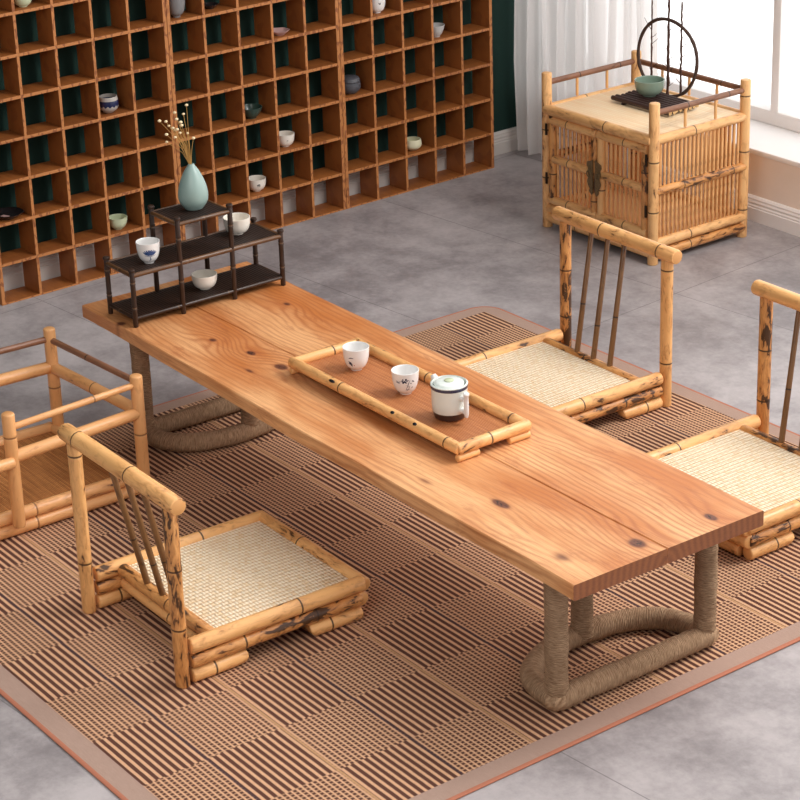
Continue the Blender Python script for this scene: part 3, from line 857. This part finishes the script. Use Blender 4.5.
tube(bm, [sd*.027+Vector((0, 0, .052)), sd*.033+Vector((0, 0, .058)), sd*.0385+Vector((0, 0, .064)), sd*.041+Vector((0, 0, .068))], [.010, .0085, .006, .0045], 12); link('spout', bm, 'china', tpot)

# ------------------------------------------------------------------ dark tiered stand on the table
st = empty('tiered_stand', (.1415, .2225, H_), math.radians(1.0)); tag(st, 'dark bamboo tiered display stand at the far left end of the table', 'stand')
# local axes: x depth (-back .. +front toward viewer), y length
hx, hy = .0555, .1965; pr = .0058
ys = (-hy, -.073, .064, hy)
def sp(name, m, a, b, r, nodes=(), **k):
    k.setdefault('bulge', 1.08); bm = new_bm(); bamboo(bm, a, b, r, nodes, 10, **k); return link(name, bm, m, st)
for i, y in enumerate(ys):
    for x in (-hx, hx):
        top = .2215 if i in (1, 2) else .130
        sp('post', 'bamboo_dark', (x, y, 0), (x, y, top), pr, (.35, .8), bulge=1.15)
        if i in (1, 2) or True:
            bm = new_bm(); lathe(bm, [(0, top-.002), (.0070, top-.001), (.0082, top+.002), (.0070, top+.0055), (0, top+.0065)], 12, (x, y, 0)); link('post_cap', bm, 'bamboo_dark', st)
for x in (-hx, hx):
    m = 'bamboo_darkrail'
    sp('rail', 'bamboo_dark', (x, -hy, .020), (x, hy, .020), .0042, (.28, .62)); sp('rail', m, (x, -hy, .120), (x, hy, .120), .0056, (.36, .66))
    sp('rail', m, (x, ys[1], .210), (x, ys[2], .210), .0048, (.5,))
for y in (-hy, hy):
    sp('rail', 'bamboo_dark', (-hx, y, .020), (hx, y, .020), .0042, (.4,)); sp('rail', 'bamboo_darkrail', (-hx, y, .120), (hx, y, .120), .0050, (.5,))
for y in ys[1:3]: sp('rail', 'bamboo_darkrail', (-hx, y, .210), (hx, y, .210), .0048, (.5,))
for (z, y0, y1) in ((.0215, -hy, hy), (.1215, -hy, hy), (.2115, ys[1], ys[2])):
    bm = new_bm(); box(bm, (-hx+.002, y0+.002, z-.002), (hx-.002, y1-.002, z+.002)); o = link('shelf_mat', bm, 'stand_mat', st, False)

# things on the stand
zt2 = H_ + .1238
lot = vessel('tea_cup', 'china', .0268, .049, (.155, .097, zt2), 'white tea cup with a blue lotus, on the left of the dark tiered stand', 'cup', 'cup', .42, None, fh=.03)
pet = []
for a in (-62, -45, -28, -12, 0, 12, 28, 45, 62):
    s_ = math.sin(math.radians(a)); c_ = math.cos(math.radians(a)); pet.append((.0030, [(s_*1.5, 20), (s_*6.5, 20+c_*5.5), (s_*10.5, 20+c_*9.5+abs(s_)*1.5)]))
pet += [(.0012, [(0, 20), (.5, 14), (-.5, 8)]), (.0012, [(0, 16), (2, 12)]), (.0022, [(-2, 10), (1, 9)]), (.001, [(-8, 20), (0, 18), (8, 20)])]
pet = [(w_*1.2, [(a*1.75, (z-20)*1.4+23) for a, z in q]) for w_, q in pet]
strokes(lot, 'painted_lotus', 'ink', .0268, .049, 'cup', .42, pet, CAMDIR+.2, .0012)
vessel('tea_bowl', 'china_warm', .031, .040, (.122, .349, zt2), 'ribbed white bowl on the right of the dark tiered stand', 'bowl', 'round', .42, None)
vessel('tea_bowl', 'china_warm', .0295, .035, (.146, .240, H_+.0238), 'plain white bowl on the bottom tier of the dark stand', 'bowl', 'round', .42, None)
for o in list(bpy.data.objects):
    if o.get('label', '').startswith('ribbed white'):
        for v in o.data.vertices:
            a = math.atan2(v.co.y, v.co.x); k = 1+.012*math.cos(a*22)*(1 if v.co.z > .006 else 0); v.co.x *= k; v.co.y *= k
for pos_, r_ in (((.122, .349, zt2), .0135), ((.146, .240, H_+.0238), .0125)): pass
vz = H_ + .2138
bm = new_bm()
lathe(bm, [(0, 0), (.0165, 0)]+smooth_prof([(.020, .001), (.0315, .018), (.0338, .036), (.0290, .060), (.0185, .085), (.0088, .100), (.0062, .1045)], 7)+[(.0050, .1045), (.0048, .095), (.0, .090)], 40)
vs_ = link('flower_vase', bm, 'vase', None, True, 60); vs_.location = (.135, .232, vz); tag(vs_, 'pale celadon teardrop vase on the top tier of the dark stand', 'vase')
# dried flowers: 12 sprays as one bunch in the vase
fl = empty('dried_flowers', (.135, .232, vz+.097)); tag(fl, 'bunch of dried stems with tiny cream buds standing in the celadon vase', 'flowers')
# targets: image offsets (right px, up px) from the vase mouth
tg = [(-37, 52), (-29, 50), (-26, 43), (-20, 43), (-28, 38), (-18, 38), (-15, 40), (-14, 56), (-16, 64), (-9, 52), (-6, 58), (0, 74), (-17, 34), (-12, 34), (-2, 34), (5, 27), (-29, 26), (-8, 48)]
rgt = Vector((.56, .83, 0)); bck = Vector((-.83, .56, 0)); R = random.Random(5)
for k, (a, b_) in enumerate(tg):
    s_ = 1/455.0; e = rgt*(a*.78*s_) + Vector((0, 0, (b_*.78+7)*s_*1.03)) + bck*R.uniform(-.02, .02)
    mid = e*.5 + rgt*(-a*s_*.12) + Vector((0, 0, .004))
    bm = new_bm(); base = Vector((R.uniform(-.002, .002), R.uniform(-.002, .002), -.02))
    tube(bm, [base, Vector((0, 0, .006))+rgt*a*.00012, mid, e], [.0008, .0008, .0006, .0005], 6); o = link('stem', bm, 'stalk', fl)
    bm = new_bm(); rb = R.uniform(.0034, .0044); bmesh.ops.create_icosphere(bm, subdivisions=2, radius=rb)
    for v in bm.verts: v.co.z *= .75; v.co += e
    link('bud', bm, 'bud', fl)

# ------------------------------------------------------------------ bamboo cabinet
CX, CY, CYAW = .0048, 1.73694, math.radians(1.1797)
cab = empty('bamboo_cabinet', (CX, CY, 0), CYAW); tag(cab, 'square bamboo cabinet with slatted doors and a railed top, beside the window', 'cabinet')
Wc, Dc, Hc = .437, .343, .457; pr = .0148
def cp(name, m, a, b, r, nodes=(), parent=None, **k):
    bm = new_bm(); bamboo(bm, a, b, r, nodes, **k); return link(name, bm, m, parent or cab)
cor = {'f': (0, 0), 'r': (0, Dc), 'l': (-Wc, 0), 'b': (-Wc, Dc)}
for kk, (x, y) in cor.items(): cp('post', 'bamboo_cab', (x, y, 0), (x, y, Hc), pr, (.33, .64) if kk != 'r' else (.18, .55, .9), round_=.15, bulge=1.05)
def crail(a, b, z, r, m='bamboo_cab', nodes=(.45,), e=.0, out=0.0):
    P = Vector((*a, z)); Q = Vector((*b, z)); d = (Q-P).normalized(); n = Vector((d.y, -d.x, 0))*out
    return cp('rail', m, P-d*e+n, Q+d*e+n, r, nodes)
F, Rr, Lf, Bk = cor['f'], cor['r'], cor['l'], cor['b']
# upper thin guard rails, spindles and table-level rails
for (a, b) in ((F, Rr), (Lf, Bk), (Bk, Rr)):
    crail(a, b, .428, .0082, 'bamboo_grey', (.35, .8))
    n = 2 if (a, b) != (Bk, Rr) else 3
    for k in range(n):
        t = (k+1)/(n+1) + (.0); x = a[0]+(b[0]-a[0])*t; y = a[1]+(b[1]-a[1])*t
        cp('baluster', 'bamboo_cab', (x, y, .368), (x, y, .424), .0042)
    crail(a, b, .352, .0138, 'bamboo_cab', (.42,), .0)
crail(Lf, F, .352, .0155, 'bamboo_cab', (.58,), 0, .004)
for (a, b) in ((F, Rr), (Lf, Bk)): crail(a, b, .208, .0125, 'bamboo_burnt', (.3, .85), .0, .003 if a == F else -.003)
for z, m in ((.060, 'bamboo_cab'), (.030, 'bamboo_burnt')):
    crail(F, Rr, z, .0138, m, (.38,), 0, .003); crail(Lf, Bk, z, .0138, m, (.4,), 0, -.003); crail(Lf, F, z, .0138, 'bamboo_cab', (.3, .75)); crail(Bk, Rr, z, .0135, 'bamboo_cab', (.5,))
bm = new_bm(); box(bm, (-Wc+.006, .010, .345), (-.006, Dc-.006, .361), .002); link('top_panel', bm, 'cab_top', cab, True, 30)
bm = new_bm(); box(bm, (-Wc+.01, .012, .050), (-.01, Dc-.01, .056)); link('bottom_panel', bm, 'bamboo_plain', cab, False)
for sx in (0, -Wc):
    bm = new_bm(); n = 20
    for k in range(n):
        y = .024 + (Dc-.048)*k/(n-1); bamboo(bm, (sx, y, .062), (sx, y, .350), .0037, (), 8)
    link('side_slats', bm, 'bamboo_cab', cab)
bm = new_bm(); n = 24
for k in range(n):
    x = -Wc+.024 + (Wc-.048)*k/(n-1); bamboo(bm, (x, Dc, .062), (x, Dc, .350), .0036, (), 8)
link('back_slats', bm, 'bamboo_cab', cab)
dw = (Wc-2*pr-.004)/2
for s in (0, 1):
    x0 = -Wc+pr+.001 + s*(dw+.002)
    dr = empty('door', (x0, -.002, .075)); dr.parent = cab; dh = .262; rd = .0125
    frm = 'bamboo_burnt' if s == 0 else 'bamboo_cab'
    cp('stile', 'bamboo_burnt' if s == 0 else 'bamboo_cab', (rd, 0, 0), (rd, 0, dh), rd, (.35,), dr, flat=1); cp('stile', 'bamboo_burnt', (dw-rd, 0, 0), (dw-rd, 0, dh), rd, (.7,) if s else (.2,), dr)
    for z, m, e in ((rd, 'bamboo_cab', 0), (dh-rd, 'bamboo_cab', 0), (dh*.52, 'bamboo_cab', rd*1.4)):
        cp('door_rail', m, (e+.001, -.002, z), (dw-e-.001, -.002, z), rd*(1 if e == 0 else .95), (.4,) if s == 0 else (.55,), dr)
    bm = new_bm(); n = 9
    for k in range(n):
        x = rd*2.3 + (dw-rd*4.6)*k/(n-1); bamboo(bm, (x, .004, .012), (x, .004, dh-.012), .0037, (), 8)
    link('door_slats', bm, 'bamboo_cab', dr)
    # iron latch plate: ornate drop plate
    bm = new_bm(); lx = (dw-.007) if s == 0 else .007; sg = -1 if s == 0 else 1
    out_ = [(0, .178), (.006, .172), (.012, .168), (.013, .158), (.010, .150), (.0115, .140), (.009, .126), (.012, .112), (.010, .100), (.006, .092), (.008, .084), (.003, .074), (0, .080)]
    fr = [bm.verts.new((lx+sg*a*1.9-sg*.003, -.0175, z)) for a, z in out_]; bk = [bm.verts.new((lx+sg*a*1.9-sg*.003, -.0150, z)) for a, z in out_]
    bm.faces.new(fr); bm.faces.new(bk[::-1])
    for i in range(len(fr)): j = (i+1) % len(fr); bm.faces.new((fr[i], fr[j], bk[j], bk[i]))
    pl_ = link('latch_plate', bm, 'iron', dr, False)
    bm = new_bm(); tube(bm, [(lx+sg*.009+.009*math.cos(t), -.0205, .135+.009*math.sin(t)) for t in [2*PI*k/14 for k in range(14)]], .0016, 6, closed=True)
    tube(bm, [(lx+sg*.009, -.0165, .145), (lx+sg*.009, -.023, .145)], .003, 8); link('ring_pull', bm, 'iron', dr)
    bm = new_bm(); hx_ = -.002 if s == 0 else dw+.002
    for z in (.205, .06): box(bm, (hx_-.003, -.0155, z), (hx_+.003, -.011, z+.034), .0006)
    link('hinge', bm, 'hinge', dr, False)

# on the cabinet
ZC = .3612
def cw(x, y): 
    c_, s_ = math.cos(CYAW), math.sin(CYAW); return (CX + x*c_ - y*s_, CY + x*s_ + y*c_)
mt = empty('stick_trivet', (-.222, 1.950, ZC), math.radians(2)); tag(mt, 'trivet of dark brown sticks laid side by side on the cabinet top', 'trivet')
R = random.Random(2)
for k in range(8):
    y = -.058 + k*.0158; bm = new_bm(); l = .112 + R.uniform(-.004, .004)
    tube(bm, [(-l, y, .0125), (-l+.002, y, .0125), (l-.002, y, .0125), (l, y, .0125)], [.006, .0068, .0068, .0062], 10, cap=True)
    for f in bm.faces:
        if len(f.verts) > 4: f.material_index = 1
    link('stick', bm, ['stick', 'stickend'], mt)
bm = new_bm()
for x in (-.07, .07): box(bm, (x-.005, -.063, 0), (x+.005, .056, .0057), .001)
link('crossbar', bm, 'stick', mt)
gb = vessel('tea_bowl', 'celadon', .0430, .046, (-.262, 1.962, ZC+.0194), 'green celadon bowl standing on the stick trivet on the cabinet', 'bowl', 'round', .45, None, t=.08)
# vine ring ornament with three twigs
ro_ = empty('twig_ornament', (-.262, 2.028, ZC), math.radians(5)); tag(ro_, 'round vine hoop ornament with three upright dark twigs on the cabinet', 'ornament')
bm = new_bm(); Rg = .111; n = 64; R = random.Random(9)
tube(bm, [(Rg*math.cos(2*PI*k/n), .002*math.sin(6*PI*k/n), Rg*1.0*math.sin(2*PI*k/n)+Rg+.0052) for k in range(n)], [.0050*(1+R.uniform(-.12, .12)) for _ in range(n)], 10, closed=True)
link('vine_hoop', bm, 'vine', ro_)
for (x, h, r) in ((-.060, .285, .0028), (.004, .33, .0044), (.052, .285, .0033)):
    zb = Rg+.0052-math.sqrt(Rg*Rg-x*x)+.002; m_ = 26
    bm = new_bm(); pts = [(x+R.uniform(-.0012, .0012), R.uniform(-.001, .001), zb+(h-zb)*k/m_) for k in range(m_+1)]
    tube(bm, pts, [r*(1-.35*k/m_)*(1+R.uniform(-.18, .25)) for k in range(m_+1)], 8); tw = link('twig', bm, 'twig', ro_)
    bm = new_bm()
    for _ in range(6):
        z = R.uniform(zb+.02, min(h-.04, .2)); d = R.choice((-1, 1)); l = R.uniform(.014, .04)
        tube(bm, [(x, 0, z), (x+d*l*.4, R.uniform(-.006, .006), z+l*.35), (x+d*l, R.uniform(-.01, .01), z+l*.8)], [.0011, .0008, .0004], 5)
    link('side_shoots', bm, 'twig', tw)

# ------------------------------------------------------------------ light
wd = bpy.data.worlds.new('world'); scene.world = wd; wd.use_nodes = True; nt = wd.node_tree; nt.nodes.clear()
o = nt.nodes.new('ShaderNodeOutputWorld'); bg = nt.nodes.new('ShaderNodeBackground'); tc = nt.nodes.new('ShaderNodeTexCoord'); sx = nt.nodes.new('ShaderNodeSeparateXYZ')
mp = nt.nodes.new('ShaderNodeMapRange'); mp.interpolation_type = 'SMOOTHSTEP'; mp.inputs[1].default_value = -.05; mp.inputs[2].default_value = .3; mp.inputs[3].default_value = .31; mp.inputs[4].default_value = 1.9
nt.links.new(tc.outputs['Generated'], sx.inputs[0]); nt.links.new(sx.outputs[1], mp.inputs[0]); nt.links.new(mp.outputs[0], bg.inputs[1])
bg.inputs[0].default_value = (1.0, .985, .975, 1); nt.links.new(bg.outputs[0], o.inputs[0])
def area(name, loc, target, size, power, col=(1, 1, 1)):
    l = bpy.data.lights.new(name, 'AREA'); l.shape = 'SQUARE'; l.size = size; l.energy = power; l.color = col
    q = bpy.data.objects.new(name, l); COL.objects.link(q); q.location = loc
    d = Vector(target) - Vector(loc); q.rotation_euler = d.to_track_quat('-Z', 'Y').to_euler(); return q
area('key_light', (1.9, 1.9, 2.3), (.9, .2, .2), 1.0, 56, (1, .985, .96))
area('fill_light', (2.6, -2.2, 2.4), (.8, .1, .2), 1.6, 32, (1, .97, .94))
scene.view_settings.view_transform = 'Standard'; scene.view_settings.look = 'None'; scene.view_settings.exposure = 0.0
